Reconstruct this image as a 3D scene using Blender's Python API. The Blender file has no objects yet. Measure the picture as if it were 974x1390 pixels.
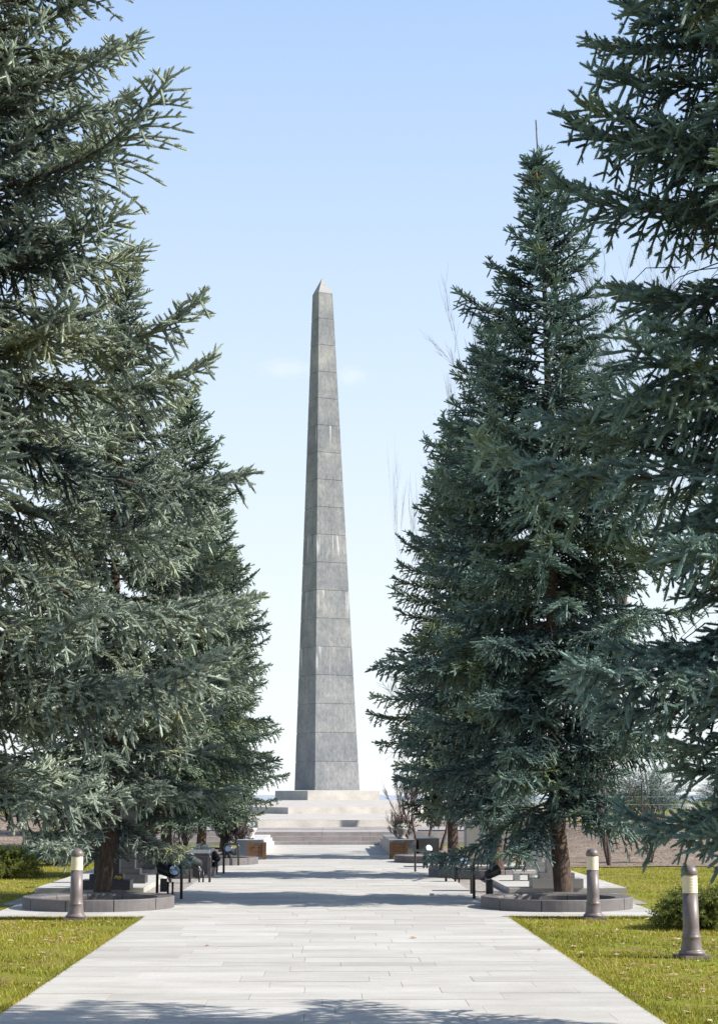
import bpy, bmesh, math, random
import numpy as np
from mathutils import Vector, Matrix

scn = bpy.context.scene
COL = scn.collection
random.seed(7)
R = math.radians

# ------------------------------------------------------------------ camera
W0, H0 = 974.0, 1390.0
F = 2500.0
CX, CY = 487.0, 650.0          # principal point of the photograph in its own pixels
HORIZ, VPX = 1077.0, 443.0
CAM_H = 1.6
PITCH = math.atan((HORIZ - CY) / F)
YAW = math.atan((CX - VPX) * math.cos(PITCH) / F)
fwd = Vector((math.sin(YAW) * math.cos(PITCH), math.cos(YAW) * math.cos(PITCH), math.sin(PITCH)))
rgt = Vector((math.cos(YAW), -math.sin(YAW), 0))
upv = rgt.cross(fwd)
CAMP = Vector((0, 0, CAM_H))

def ray(u, v):
    return (fwd * F + rgt * (u - CX) - upv * (v - CY)).normalized()

def gp(u, v, z=0.0):
    """world point at height z that the photograph shows at pixel (u, v)"""
    d = ray(u, v)
    return CAMP + d * ((z - CAM_H) / d.z)

def yp(u, v, Y):
    """world point at distance Y that the photograph shows at pixel (u, v)"""
    d = ray(u, v)
    return CAMP + d * (Y / d.y)

cam_d = bpy.data.cameras.new('camera')
cam = bpy.data.objects.new('camera', cam_d)
COL.objects.link(cam)
m3 = Matrix((rgt, upv, -fwd)).transposed()
cam.matrix_world = Matrix.Translation(CAMP) @ m3.to_4x4()
cam_d.sensor_fit = 'VERTICAL'
cam_d.sensor_height = 24.0
cam_d.lens = F / H0 * 24.0
cam_d.shift_y = -(H0 / 2 - CY) / H0
cam_d.clip_end = 20000
scn.camera = cam

# ------------------------------------------------------------------ materials
def new_mat(name):
    m = bpy.data.materials.new(name)
    m.use_nodes = True
    nt = m.node_tree
    b = nt.nodes['Principled BSDF']
    return m, nt, b

def N(nt, t, **kw):
    n = nt.nodes.new(t)
    for k, v in kw.items():
        if k in n.inputs.keys() if hasattr(n.inputs, 'keys') else False:
            n.inputs[k].default_value = v
        else:
            setattr(n, k, v)
    return n

def noise(nt, vec, scale, detail=4, rough=0.6):
    n = nt.nodes.new('ShaderNodeTexNoise')
    n.inputs['Scale'].default_value = scale
    n.inputs['Detail'].default_value = detail
    n.inputs['Roughness'].default_value = rough
    if vec is not None:
        nt.links.new(vec, n.inputs['Vector'])
    return n.outputs['Fac']

def coords(nt, scale=(1, 1, 1), out='Object'):
    tc = nt.nodes.new('ShaderNodeTexCoord')
    mp = nt.nodes.new('ShaderNodeMapping')
    mp.inputs['Scale'].default_value = scale
    nt.links.new(tc.outputs[out], mp.inputs['Vector'])
    return mp.outputs['Vector']

def ramp(nt, fac, stops):
    r = nt.nodes.new('ShaderNodeValToRGB')
    e = r.color_ramp.elements
    while len(e) < len(stops):
        e.new(0.5)
    for el, (p, c) in zip(e, stops):
        el.position = p
        el.color = (*c, 1)
    nt.links.new(fac, r.inputs['Fac'])
    return r.outputs['Color']

def mixc(nt, fac, a, b, mode='MIX'):
    m = nt.nodes.new('ShaderNodeMix')
    m.data_type = 'RGBA'
    m.blend_type = mode
    for sock, v in ((m.inputs[0], fac), (m.inputs[6], a), (m.inputs[7], b)):
        if isinstance(v, bpy.types.NodeSocket):
            nt.links.new(v, sock)
        elif isinstance(v, (int, float)):
            sock.default_value = v
        else:
            sock.default_value = (*v, 1)
    return m.outputs[2]

def mth(nt, op, a, b=0.0, clamp=False):
    m = nt.nodes.new('ShaderNodeMath')
    m.operation = op
    m.use_clamp = clamp
    for sock, v in ((m.inputs[0], a), (m.inputs[1], b)):
        if isinstance(v, bpy.types.NodeSocket):
            nt.links.new(v, sock)
        else:
            sock.default_value = v
    return m.outputs[0]

def bump(nt, b, h, strength=0.3, dist=0.02):
    n = nt.nodes.new('ShaderNodeBump')
    n.inputs['Strength'].default_value = strength
    n.inputs['Distance'].default_value = dist
    nt.links.new(h, n.inputs['Height'])
    nt.links.new(n.outputs['Normal'], b.inputs['Normal'])

def stone(name, c1, c2, rough=0.7, grain=90.0, blot=2.0, bmp=0.25, out='Object'):
    m, nt, b = new_mat(name)
    v = coords(nt, out=out)
    a = ramp(nt, noise(nt, v, blot, 5, 0.65), [(0.3, c1), (0.7, c2)])
    g = noise(nt, v, grain, 3, 0.7)
    a = mixc(nt, 0.5, a, ramp(nt, g, [(0.3, (0.45, 0.45, 0.46)), (0.7, (1.35, 1.33, 1.3))]), 'MULTIPLY')
    nt.links.new(a, b.inputs['Base Color'])
    b.inputs['Roughness'].default_value = rough
    bump(nt, b, g, bmp, 0.004)
    return m

M = {}
M['granite_grey'] = stone('grey granite', (0.17, 0.165, 0.16), (0.25, 0.245, 0.235), 0.55)
M['granite_dark'] = stone('dark granite', (0.035, 0.036, 0.042), (0.07, 0.07, 0.074), 0.4)
M['granite_red'] = stone('grey brown granite kerb', (0.10, 0.092, 0.094), (0.16, 0.145, 0.142), 0.6, blot=3)
M['concrete'] = stone('pale concrete', (0.42, 0.40, 0.37), (0.55, 0.53, 0.5), 0.85, 60, 1.2)
M['pale_stone'] = stone('pale steps stone', (0.36, 0.335, 0.30), (0.52, 0.49, 0.45), 0.8, 40, 1.1)
M['step_side'] = stone('brown grey step stone', (0.28, 0.25, 0.235), (0.42, 0.38, 0.355), 0.8, 40, 1.6)
M['marble'] = stone('pale marble', (0.5, 0.49, 0.47), (0.62, 0.6, 0.58), 0.5, 30, 2)

# obelisk stone: mottled grey granite, vertical lime streaks below some joints
OB_DIST = 118.0
def obelisk_mat(joint_zs, top_z):
    m, nt, b = new_mat('weathered obelisk granite')
    v = coords(nt)
    big = noise(nt, v, 0.55, 6, 0.68)
    col = ramp(nt, big, [(0.28, (0.155, 0.168, 0.188)), (0.5, (0.222, 0.23, 0.24)), (0.72, (0.31, 0.306, 0.3))])
    fine = noise(nt, coords(nt, (1, 1, 0.5)), 7, 6, 0.75)
    col = mixc(nt, 0.75, col, ramp(nt, fine, [(0.3, (0.55, 0.56, 0.58)), (0.7, (1.35, 1.33, 1.28))]), 'MULTIPLY')
    sep = nt.nodes.new('ShaderNodeSeparateXYZ')
    tc = nt.nodes.new('ShaderNodeTexCoord')
    nt.links.new(tc.outputs['Object'], sep.inputs[0])
    z = sep.outputs['Z']
    # slightly different tone for every course
    crs = nt.nodes.new('ShaderNodeTexWhiteNoise'); crs.noise_dimensions = '1D'
    nt.links.new(mth(nt, 'FLOOR', mth(nt, 'DIVIDE', z, joint_zs[1] - joint_zs[0])), crs.inputs['W'])
    col = mixc(nt, 0.3, col, ramp(nt, crs.outputs['Value'], [(0.0, (0.78, 0.79, 0.82)), (1.0, (1.18, 1.16, 1.12))]), 'MULTIPLY')
    # vertical grime
    gr = noise(nt, coords(nt, (1.8, 1.8, 0.06)), 2.2, 4, 0.7)
    col = mixc(nt, 0.25, col, ramp(nt, gr, [(0.35, (0.72, 0.73, 0.75)), (0.6, (1.15, 1.14, 1.12))]), 'MULTIPLY')
    st = noise(nt, coords(nt, (3.2, 3.2, 0.035)), 1.3, 2, 0.5)
    ln = mth(nt, 'MULTIPLY', noise(nt, coords(nt, (2.7, 2.7, 0.0)), 1.0, 1, 0.5), 3.2)
    total = None
    for zj in joint_zs_stain:
        d = mth(nt, 'SUBTRACT', zj, z)                         # metres below the joint
        below = mth(nt, 'GREATER_THAN', d, 0.0)
        fade = mth(nt, 'SUBTRACT', 1.0, mth(nt, 'DIVIDE', d, ln), True)
        k = mth(nt, 'MULTIPLY', below, fade)
        total = k if total is None else mth(nt, 'MAXIMUM', total, k)
    thr = mth(nt, 'MULTIPLY', mth(nt, 'MULTIPLY', mth(nt, 'SUBTRACT', st, 0.575), 14.0, True), 0.62)
    s = mth(nt, 'MULTIPLY', mth(nt, 'MULTIPLY', total, 2.2, True), thr)
    col = mixc(nt, s, col, (0.72, 0.71, 0.69))
    nt.links.new(col, b.inputs['Base Color'])
    b.inputs['Roughness'].default_value = 0.8
    b.inputs['Specular IOR Level'].default_value = 0.2
    bump(nt, b, fine, 0.3, 0.02)
    return m

def simple(name, col, rough=0.5, metal=0.0, var=0.25, scale=20):
    m, nt, b = new_mat(name)
    v = coords(nt)
    c = mixc(nt, var, col, ramp(nt, noise(nt, v, scale, 4), [(0.3, tuple(x * 0.4 for x in col)), (0.7, tuple(min(1, x * 1.5) for x in col))]))
    nt.links.new(c, b.inputs['Base Color'])
    b.inputs['Roughness'].default_value = rough
    b.inputs['Metallic'].default_value = metal
    return m
M['bollard'] = simple('mauve brown bollard paint', (0.155, 0.125, 0.12), 0.45, 0.0, 0.3, 12)
M['black_metal'] = simple('black painted metal', (0.018, 0.018, 0.02), 0.4, 0.2)
M['dark_tube'] = simple('dark grey tube paint', (0.05, 0.048, 0.05), 0.38, 0.3)
M['steel'] = simple('bright metal', (0.45, 0.46, 0.48), 0.35, 0.8)
M['lens'] = simple('frosted cream lens', (0.74, 0.63, 0.46), 0.35, 0, 0.15, 8)
M['glass'] = simple('lamp glass', (0.35, 0.42, 0.47), 0.08, 0.6, 0.1)
M['flowers'] = simple('faded pale flowers', (0.45, 0.5, 0.45), 0.8, 0, 0.8, 40)
M['flowers_y'] = simple('yellow flowers', (0.6, 0.42, 0.1), 0.8, 0, 0.7, 40)

def wood_mat():
    m, nt, b = new_mat('brown planter wood')
    n = noise(nt, coords(nt, (3, 3, 30)), 2.0, 5, 0.7)
    nt.links.new(ramp(nt, n, [(0.3, (0.075, 0.035, 0.016)), (0.7, (0.2, 0.1, 0.045))]), b.inputs['Base Color'])
    b.inputs['Roughness'].default_value = 0.6
    bump(nt, b, n, 0.4, 0.01)
    return m
M['wood'] = wood_mat()

def bark_mat(name, c1, c2):
    m, nt, b = new_mat(name)
    n = noise(nt, coords(nt, (1, 1, 0.35)), 22, 6, 0.75)
    nt.links.new(ramp(nt, n, [(0.35, c1), (0.65, c2)]), b.inputs['Base Color'])
    b.inputs['Roughness'].default_value = 0.95
    bump(nt, b, n, 1.0, 0.04)
    return m
M['bark'] = bark_mat('spruce bark', (0.028, 0.02, 0.016), (0.15, 0.1, 0.075))
M['twig_bark'] = bark_mat('bare twig bark', (0.07, 0.05, 0.045), (0.16, 0.12, 0.105))
M['cone'] = bark_mat('spruce cone', (0.1, 0.045, 0.02), (0.26, 0.12, 0.055))

def needle_mat(name, c_old_shade, c_new_lit, c_yel, trans=0.14):  # tint mixes growth tone with painted shade inside and light on the tips
    m, nt, b = new_mat(name)
    at = nt.nodes.new('ShaderNodeAttribute'); at.attribute_name = 'tint'
    v = coords(nt)
    c = mixc(nt, at.outputs['Fac'], c_old_shade, c_new_lit)
    yl = ramp(nt, noise(nt, v, 1.1, 3, 0.6), [(0.52, (0, 0, 0)), (0.7, (1, 1, 1))])
    c = mixc(nt, mth(nt, 'MULTIPLY', yl, 0.5), c, c_yel)
    nt.links.new(c, b.inputs['Base Color'])
    b.inputs['Roughness'].default_value = 0.55
    b.inputs['Specular IOR Level'].default_value = 0.35
    tr = nt.nodes.new('ShaderNodeBsdfTranslucent')
    nt.links.new(mixc(nt, 0.5, c, c_yel), tr.inputs['Color'])
    mx = nt.nodes.new('ShaderNodeMixShader')
    mx.inputs[0].default_value = trans
    out = nt.nodes['Material Output']
    nt.links.new(b.outputs[0], mx.inputs[1]); nt.links.new(tr.outputs[0], mx.inputs[2])
    nt.links.new(mx.outputs[0], out.inputs['Surface'])
    return m
M['needles'] = needle_mat('blue spruce needles', (0.012, 0.03, 0.036), (0.50, 0.58, 0.46), (0.34, 0.34, 0.11))  # pale tip colour also carries the sunlit look of the left trees
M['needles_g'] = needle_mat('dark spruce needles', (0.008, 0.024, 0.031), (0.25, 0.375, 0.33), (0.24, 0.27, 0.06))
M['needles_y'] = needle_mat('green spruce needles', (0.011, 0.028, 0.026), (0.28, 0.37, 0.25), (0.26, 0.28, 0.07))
M['juniper'] = needle_mat('yellow green juniper', (0.06, 0.09, 0.02), (0.22, 0.26, 0.05), (0.26, 0.24, 0.06), 0.3)

def grass_mat():
    m, nt, b = new_mat('spring lawn')
    v = coords(nt)
    a = ramp(nt, noise(nt, v, 1.3, 6, 0.7), [(0.32, (0.26, 0.19, 0.10)), (0.45, (0.24, 0.22, 0.05)), (0.58, (0.2, 0.235, 0.025)), (0.75, (0.33, 0.31, 0.05))])
    f = noise(nt, v, 28, 5, 0.75)
    a = mixc(nt, 0.8, a, ramp(nt, f, [(0.3, (0.45, 0.42, 0.35)), (0.7, (1.5, 1.5, 1.3))]), 'MULTIPLY')
    nt.links.new(a, b.inputs['Base Color'])
    b.inputs['Roughness'].default_value = 0.9
    b.inputs['Specular IOR Level'].default_value = 0.1
    bump(nt, b, f, 0.8, 0.04)
    return m
M['lawn'] = grass_mat()
def blade_mat():
    m, nt, b = new_mat('grass blades')
    at = nt.nodes.new('ShaderNodeAttribute'); at.attribute_name = 'tint'
    c = ramp(nt, at.outputs['Fac'], [(0.0, (0.15, 0.17, 0.012)), (0.4, (0.31, 0.295, 0.018)), (0.75, (0.42, 0.35, 0.045)), (1.0, (0.4, 0.3, 0.14))])
    nt.links.new(c, b.inputs['Base Color']); b.inputs['Roughness'].default_value = 0.6
    tr = nt.nodes.new('ShaderNodeBsdfTranslucent'); nt.links.new(c, tr.inputs['Color'])
    mx = nt.nodes.new('ShaderNodeMixShader'); mx.inputs[0].default_value = 0.35
    nt.links.new(b.outputs[0], mx.inputs[1]); nt.links.new(tr.outputs[0], mx.inputs[2])
    nt.links.new(mx.outputs[0], nt.nodes['Material Output'].inputs['Surface'])
    return m
M['blades'] = blade_mat()
def soil_mat():
    m, nt, b = new_mat('leaf littered soil')
    v = coords(nt)
    a = ramp(nt, noise(nt, v, 1.2, 6, 0.7), [(0.35, (0.16, 0.12, 0.09)), (0.65, (0.3, 0.235, 0.19))])
    f = noise(nt, v, 14, 5, 0.75)
    a = mixc(nt, 0.8, a, ramp(nt, f, [(0.35, (0.45, 0.42, 0.4)), (0.68, (1.5, 1.45, 1.35))]), 'MULTIPLY')
    nt.links.new(a, b.inputs['Base Color'])
    b.inputs['Roughness'].default_value = 0.95
    bump(nt, b, f, 0.8, 0.06)
    return m
M['soil'] = soil_mat()
def dark_soil():
    m, nt, b = new_mat('planting soil')
    f = noise(nt, coords(nt), 25, 5, 0.75)
    nt.links.new(ramp(nt, f, [(0.35, (0.03, 0.022, 0.016)), (0.68, (0.11, 0.08, 0.06))]), b.inputs['Base Color'])
    b.inputs['Roughness'].default_value = 0.95
    bump(nt, b, f, 1.0, 0.04)
    return m
M['dark_soil'] = dark_soil()
def gravel_mat():
    m, nt, b = new_mat('pale gravel')
    vo = nt.nodes.new('ShaderNodeTexVoronoi'); vo.inputs['Scale'].default_value = 26
    nt.links.new(coords(nt), vo.inputs['Vector'])
    c = ramp(nt, vo.outputs['Distance'], [(0.0, (0.58, 0.54, 0.5)), (0.5, (0.3, 0.27, 0.25)), (0.9, (0.12, 0.1, 0.09))])
    c = mixc(nt, 0.5, c, ramp(nt, noise(nt, coords(nt), 3, 4), [(0.35, (0.6, 0.58, 0.5)), (0.7, (1.3, 1.3, 1.3))]), 'MULTIPLY')
    nt.links.new(c, b.inputs['Base Color']); b.inputs['Roughness'].default_value = 0.9
    bump(nt, b, vo.outputs['Distance'], -0.8, 0.02)
    return m
M['gravel'] = gravel_mat()

def paving_mat():
    m, nt, b = new_mat('pale slab paving')
    v = coords(nt)
    at = nt.nodes.new('ShaderNodeAttribute'); at.attribute_name = 'tint'
    c = ramp(nt, at.outputs['Fac'], [(0.0, (0.40, 0.385, 0.36)), (0.5, (0.465, 0.45, 0.425)), (1.0, (0.51, 0.495, 0.47))])
    st = noise(nt, coords(nt, (1, 2.5, 1)), 0.9, 6, 0.7)
    c = mixc(nt, 0.6, c, ramp(nt, st, [(0.33, (0.74, 0.71, 0.67)), (0.66, (1.12, 1.12, 1.1))]), 'MULTIPLY')
    sp = noise(nt, v, 55, 4, 0.75)
    c = mixc(nt, 0.45, c, ramp(nt, sp, [(0.3, (0.7, 0.68, 0.65)), (0.7, (1.2, 1.2, 1.2))]), 'MULTIPLY')
    sp2 = noise(nt, v, 9, 3, 0.6)
    c = mixc(nt, ramp(nt, sp2, [(0.68, (0, 0, 0)), (0.74, (0.5, 0.5, 0.5))]), c, (0.3, 0.25, 0.2))
    nt.links.new(c, b.inputs['Base Color']); b.inputs['Roughness'].default_value = 0.75
    bump(nt, b, sp, 0.25, 0.004)
    return m
M['paving'] = paving_mat()

def river_mat():
    m, nt, b = new_mat('river water')
    b.inputs['Base Color'].default_value = (0.06, 0.12, 0.18, 1)
    b.inputs['Roughness'].default_value = 0.25
    bump(nt, b, noise(nt, coords(nt), 0.15, 4), 0.3, 1.0)
    return m
M['river'] = river_mat()

# ------------------------------------------------------------------ object helpers
def put(name, me, mat, parent=None, smooth=False):
    o = bpy.data.objects.new(name, me)
    COL.objects.link(o)
    if mat is not None:
        me.materials.append(mat)
    if smooth:
        me.shade_smooth()
    if parent is not None:
        o.parent = parent
    return o

def bm_obj(name, bm, mat, parent=None, smooth=False, bevel=0.0):
    if bevel:
        bmesh.ops.bevel(bm, geom=[e for e in bm.edges if e.is_manifold and e.calc_face_angle(0) > 0.6], offset=bevel, segments=2, affect='EDGES', profile=0.6)
    bmesh.ops.recalc_face_normals(bm, faces=bm.faces)
    me = bpy.data.meshes.new(name)
    bm.to_mesh(me); bm.free()
    return put(name, me, mat, parent, smooth)

def tag(o, label=None, cat=None, group=None, kind=None):
    if label: o['label'] = label
    if cat: o['category'] = cat
    if group: o['group'] = group
    if kind: o['kind'] = kind
    return o

def empty(name, loc, label, cat, group=None, rz=0.0, scale=1.0):
    o = bpy.data.objects.new(name, None)
    o.empty_display_size = 0.3
    o.location = loc; o.rotation_euler = (0, 0, rz); o.scale = (scale,) * 3
    COL.objects.link(o)
    return tag(o, label, cat, group)

def kids(o):
    return [c for c in bpy.data.objects if c.parent == o]

def copy_tree(o, loc=None, rz=None, label=None, scale=None, parent=None, name=None):
    c = o.copy()
    COL.objects.link(c)
    if parent is not None: c.parent = parent
    for ch in kids(o):
        copy_tree(ch, parent=c)
    if loc is not None: c.location = loc
    if rz is not None: c.rotation_euler = (0, 0, rz)
    if scale is not None: c.scale = scale
    if label: c['label'] = label
    return c

def box(bm, x0, x1, y0, y1, z0, z1, taper=0.0):
    t = taper
    vs = [bm.verts.new(p) for p in ((x0, y0, z0), (x1, y0, z0), (x1, y1, z0), (x0, y1, z0),
                                    (x0 + t, y0 + t, z1), (x1 - t, y0 + t, z1), (x1 - t, y1 - t, z1), (x0 + t, y1 - t, z1))]
    for f in ((3, 2, 1, 0), (4, 5, 6, 7), (0, 1, 5, 4), (1, 2, 6, 5), (2, 3, 7, 6), (3, 0, 4, 7)):
        bm.faces.new([vs[i] for i in f])
    return vs

def tube(bm, pts, rad, n=8, cap=True):
    pts = [Vector(p) for p in pts]
    rads = rad if isinstance(rad, (list, tuple)) else [rad] * len(pts)
    rings = []
    pu = None
    for i, p in enumerate(pts):
        d = (pts[min(i + 1, len(pts) - 1)] - pts[max(i - 1, 0)]).normalized()
        if pu is None:
            pu = d.orthogonal().normalized()
        u = (pu - d * pu.dot(d)).normalized(); pu = u
        w = d.cross(u)
        rings.append([bm.verts.new(p + (u * math.cos(a) + w * math.sin(a)) * rads[i]) for a in (2 * math.pi * k / n for k in range(n))])
    for a, b in zip(rings, rings[1:]):
        for k in range(n):
            bm.faces.new((a[k], a[(k + 1) % n], b[(k + 1) % n], b[k]))
    if cap:
        bm.faces.new(rings[0][::-1]); bm.faces.new(rings[-1])

def lathe(bm, prof, n=24, c=(0, 0)):
    rings = []
    for r, z in prof:
        if r < 1e-5:
            rings.append([bm.verts.new((c[0], c[1], z))])
        else:
            rings.append([bm.verts.new((c[0] + r * math.cos(2 * math.pi * k / n), c[1] + r * math.sin(2 * math.pi * k / n), z)) for k in range(n)])
    for a, b in zip(rings, rings[1:]):
        for k in range(n):
            k2 = (k + 1) % n
            if len(a) == 1 and len(b) == 1: continue
            if len(a) == 1: bm.faces.new((a[0], b[k2], b[k]))
            elif len(b) == 1: bm.faces.new((a[k], a[k2], b[0]))
            else: bm.faces.new((a[k], a[k2], b[k2], b[k]))

def tri_mesh(name, V, tint=None, smooth=False):
    """mesh of loose triangles from an (n*3, 3) array"""
    me = bpy.data.meshes.new(name)
    n = len(V) // 3
    me.vertices.add(n * 3); me.loops.add(n * 3); me.polygons.add(n)
    me.vertices.foreach_set('co', V.astype(np.float32).ravel())
    me.loops.foreach_set('vertex_index', np.arange(n * 3, dtype=np.int32))
    me.polygons.foreach_set('loop_start', np.arange(0, n * 3, 3, dtype=np.int32))
    if tint is not None:
        a = me.attributes.new('tint', 'FLOAT', 'POINT')
        a.data.foreach_set('value', np.repeat(tint, 3).astype(np.float32))
    me.update()
    return me

def paved(name, x0, x1, y0, y1, zt, row=.46, wid=1.1, seed=1, gap=.0035):
    """slabs laid in rows over a mortar bed, one mesh"""
    rr = random.Random(seed)
    bm = bmesh.new()
    lay = bm.verts.layers.float.new('tint')
    for q in box(bm, x0, x1, y0, y1, -.1, zt - .012): q[lay] = 0.0
    y = y0
    while y < y1 - .02:
        r = min(row, y1 - y) if y1 - y > row * 1.4 else y1 - y
        x = x0
        first = True
        while x < x1 - .02:
            w = wid * (rr.uniform(.15, 1) if first else rr.choice((1, 1, 1, .8))); first = False
            if x1 - x < w * 1.25: w = x1 - x
            t = min(max(rr.gauss(.55, .22), 0), 1)
            z = zt + rr.uniform(-.0015, .0015)
            for q in box(bm, x + gap / 2, x + w - gap / 2, y + gap / 2, y + r - gap / 2, zt - .03, z): q[lay] = t
            x += w
        y += r
    o = bm_obj(name, bm, M['paving'])
    return tag(o, kind='structure')

def slab(name, x0, x1, y0, y1, z0, z1, mat, label=None, kind='structure', cat=None, bevel=0.0):
    bm = bmesh.new(); box(bm, x0, x1, y0, y1, z0, z1)
    o = bm_obj(name, bm, mat, bevel=bevel)
    tag(o, label, cat, kind=kind)
    return o

# ------------------------------------------------------------------ ground
STEP_Y = gp(443, 1148).y
def ground_h(x, y):
    a = abs(x)
    h = 0.0
    if a > 5.6:
        t = min(max((y - 41.0) / 20.0, 0), 1)
        h = 0.75 * t * t * (3 - 2 * t) * min((a - 5.6) / 2.0, 1)
    return h
xs = [-5000, -1500, -500, -200, -100, -60, -40] + [-30 + i * 1.0 for i in range(61)] + [40, 60, 100, 200, 500, 1500, 5000]
ys = [-40, -10, 0] + [5 + i * 1.0 for i in range(90)] + [100, 110, 130, 160, 200]
bm = bmesh.new()
grid = [[bm.verts.new((x, y, ground_h(x, y) if abs(x) <= 31 else ground_h(31 * math.copysign(1, x), y))) for x in xs] for y in ys]
for j in range(len(ys) - 1):
    for i in range(len(xs) - 1):
        bm.faces.new((grid[j][i], grid[j][i + 1], grid[j + 1][i + 1], grid[j + 1][i]))
last = grid[-1]
nxt = [bm.verts.new((x, 330 + (5 * math.sin(x * 0.01)), -45)) for x in xs]
far = [bm.verts.new((x, 9000, -47)) for x in xs]
for a, b in ((last, nxt), (nxt, far)):
    for i in range(len(xs) - 1):
        bm.faces.new((a[i], a[i + 1], b[i + 1], b[i]))
g = bm_obj('ground', bm, M['lawn'], smooth=True)
tag(g, kind='structure')
slab('river', -6000, 6000, 345, 6000, -46, -42, M['river'])
# pale far bank of the river
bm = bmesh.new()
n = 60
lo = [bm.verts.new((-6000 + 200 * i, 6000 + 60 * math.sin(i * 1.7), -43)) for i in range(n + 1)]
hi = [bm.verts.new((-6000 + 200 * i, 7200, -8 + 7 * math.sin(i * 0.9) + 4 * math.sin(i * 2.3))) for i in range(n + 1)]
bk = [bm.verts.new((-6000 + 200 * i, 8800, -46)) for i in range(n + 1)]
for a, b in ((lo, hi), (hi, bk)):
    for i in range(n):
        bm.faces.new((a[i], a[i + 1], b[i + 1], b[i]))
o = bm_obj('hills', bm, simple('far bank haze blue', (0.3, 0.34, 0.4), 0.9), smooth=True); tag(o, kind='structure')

# soil sheets beyond the lawn, following the bank
def sheet(name, x0, x1, y0, y1, dz, mat, step=1.0, wob=0.5, seed=1):
    bm = bmesh.new()
    nx = max(1, int((x1 - x0) / step)); ny = max(1, int((y1 - y0) / step))
    rr = random.Random(seed)
    ph = rr.random() * 6
    g = []
    for j in range(ny + 1):
        row = []
        for i in range(nx + 1):
            x = x0 + (x1 - x0) * i / nx; y = y0 + (y1 - y0) * j / ny
            if j == 0: y += wob * (math.sin(x * 1.1 + ph) * 0.6 + math.sin(x * 2.7 + ph) * 0.3)
            row.append(bm.verts.new((x, y, ground_h(x, y) + dz)))
        g.append(row)
    for j in range(ny):
        for i in range(nx):
            bm.faces.new((g[j][i], g[j][i + 1], g[j + 1][i + 1], g[j + 1][i]))
    o = bm_obj(name, bm, mat, smooth=True); tag(o, kind='structure'); return o
sheet('soil', 5.2, 30, 41, 75, 0.02, M['soil'], seed=2)
sheet('soil', -30, -5.2, 45, 75, 0.02, M['soil'], seed=3)
sheet('soil', 2.4, 5.2, 41.5, 56, 0.02, M['soil'], seed=4)
sheet('soil', -5.2, -2.4, 46, 56, 0.02, M['soil'], seed=5)

paved('path', -2.35, 2.35, -6, STEP_Y - 0.02, 0.03)
yA0, yA1 = gp(120, 1248).y, gp(900, 1228).y
XR = 4.45
paved('pavement', 2.354, XR, yA0, yA1, 0.026, seed=2)
paved('pavement', -XR + 0.02, -2.354, yA0, yA1, 0.026, seed=3)
for s in (-1, 1):
    a, b = sorted((s * 2.354, s * 2.95))
    slab('gravel', a, b, yA1 + 0.01, 41.2, -0.1, 0.012, M['gravel'])
    slab('gravel', *sorted((s * 2.955, s * 4.7)), yA1 + 0.01, gp(100, 1214).y - 0.01, -0.1, 0.010, M['gravel'])
# grave platforms
yP0 = gp(100, 1213, 0.0).y
PLAT = 0.09
paved('terrace', -4.72, -2.955, yP0, 43.0, PLAT, .6, .6, 4)
paved('terrace', 2.955, 4.86, yP0 - 0.2, 41.0, PLAT, .6, .6, 5)

# ------------------------------------------------------------------ steps and platforms
A = R(25.4)
OB_Y = OB_DIST + 3.3
def rot_rect(bm, cx, cy, hx, hy, z0, z1, z1c=None, inner=None):
    ex = Vector((math.cos(A), math.sin(A), 0)); ey = Vector((-math.sin(A), math.cos(A), 0))
    def ring(hx, hy, z):
        return [bm.verts.new(Vector((cx, cy, 0)) + ex * sx * hx + ey * sy * hy + Vector((0, 0, z))) for sx, sy in ((-1, -1), (1, -1), (1, 1), (-1, 1))]
    a = ring(hx, hy, z0); b = ring(hx, hy, z1)
    rings = [a, b]
    if inner: rings.append(ring(inner, inner, z1c))
    for p, q in zip(rings, rings[1:]):
        for k in range(4):
            bm.faces.new((p[k], p[(k + 1) % 4], q[(k + 1) % 4], q[k]))
    bm.faces.new(rings[-1])

def zpx(v, Y, u=443):
    return yp(u, v, Y).z
# three lower steps, straight across the path
steps = empty('staircase', (0, STEP_Y, 0), 'flight of three low stone steps closing the end of the path', 'steps')
ztop = [zpx(1142, STEP_Y), zpx(1135.2, STEP_Y + .35), zpx(1129.3, STEP_Y + .7)]
for k in range(3):
    bm = bmesh.new()
    x = -5.5
    rr = random.Random(k + 3)
    while x < 5.4:
        w = min(rr.uniform(1.5, 1.9), 5.5 - x)
        box(bm, x + 0.004, x + w - 0.004, 0.35 * k, 0.35 * k + (0.348 if k < 2 else 12.0), -0.1 if k == 0 else ztop[k - 1] - 0.05, ztop[k] + rr.uniform(-0.002, 0.002))
        x += w
    bm_obj('step', bm, M['step_side'], steps, bevel=0.008)
# stepped stone platforms turned with the obelisk
obc = Vector((yp(443.5, 1072, OB_Y).x, OB_Y, 0))
def corner_rect(u, v, z):
    c = gp(u, v, z)
    d = Vector((obc.x - c.x, obc.y - c.y))
    ex = Vector((math.cos(A), math.sin(A))); ey = Vector((-math.sin(A), math.cos(A)))
    return d.dot(ex), d.dot(ey)
z0 = ztop[2]
pA = corner_rect(350, 1123.5, z0)
yA = gp(443, 1124, z0).y; zA = zpx(1114.5, yA)
bm = bmesh.new(); rot_rect(bm, obc.x, obc.y, pA[0], pA[1], 0.0, zA)
tag(bm_obj('plaza', bm, M['pale_stone'], bevel=0.01), kind='structure')
pB = corner_rect(391, 1105, zA)
yB = gp(443, 1105, zA).y; zB = zpx(1096, yB)
PLH = 68.7 / F * (OB_Y) * 1.0 / (math.cos(A) + math.sin(A)) * 1.015
zC = zpx(1086, OB_Y - PLH)
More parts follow.
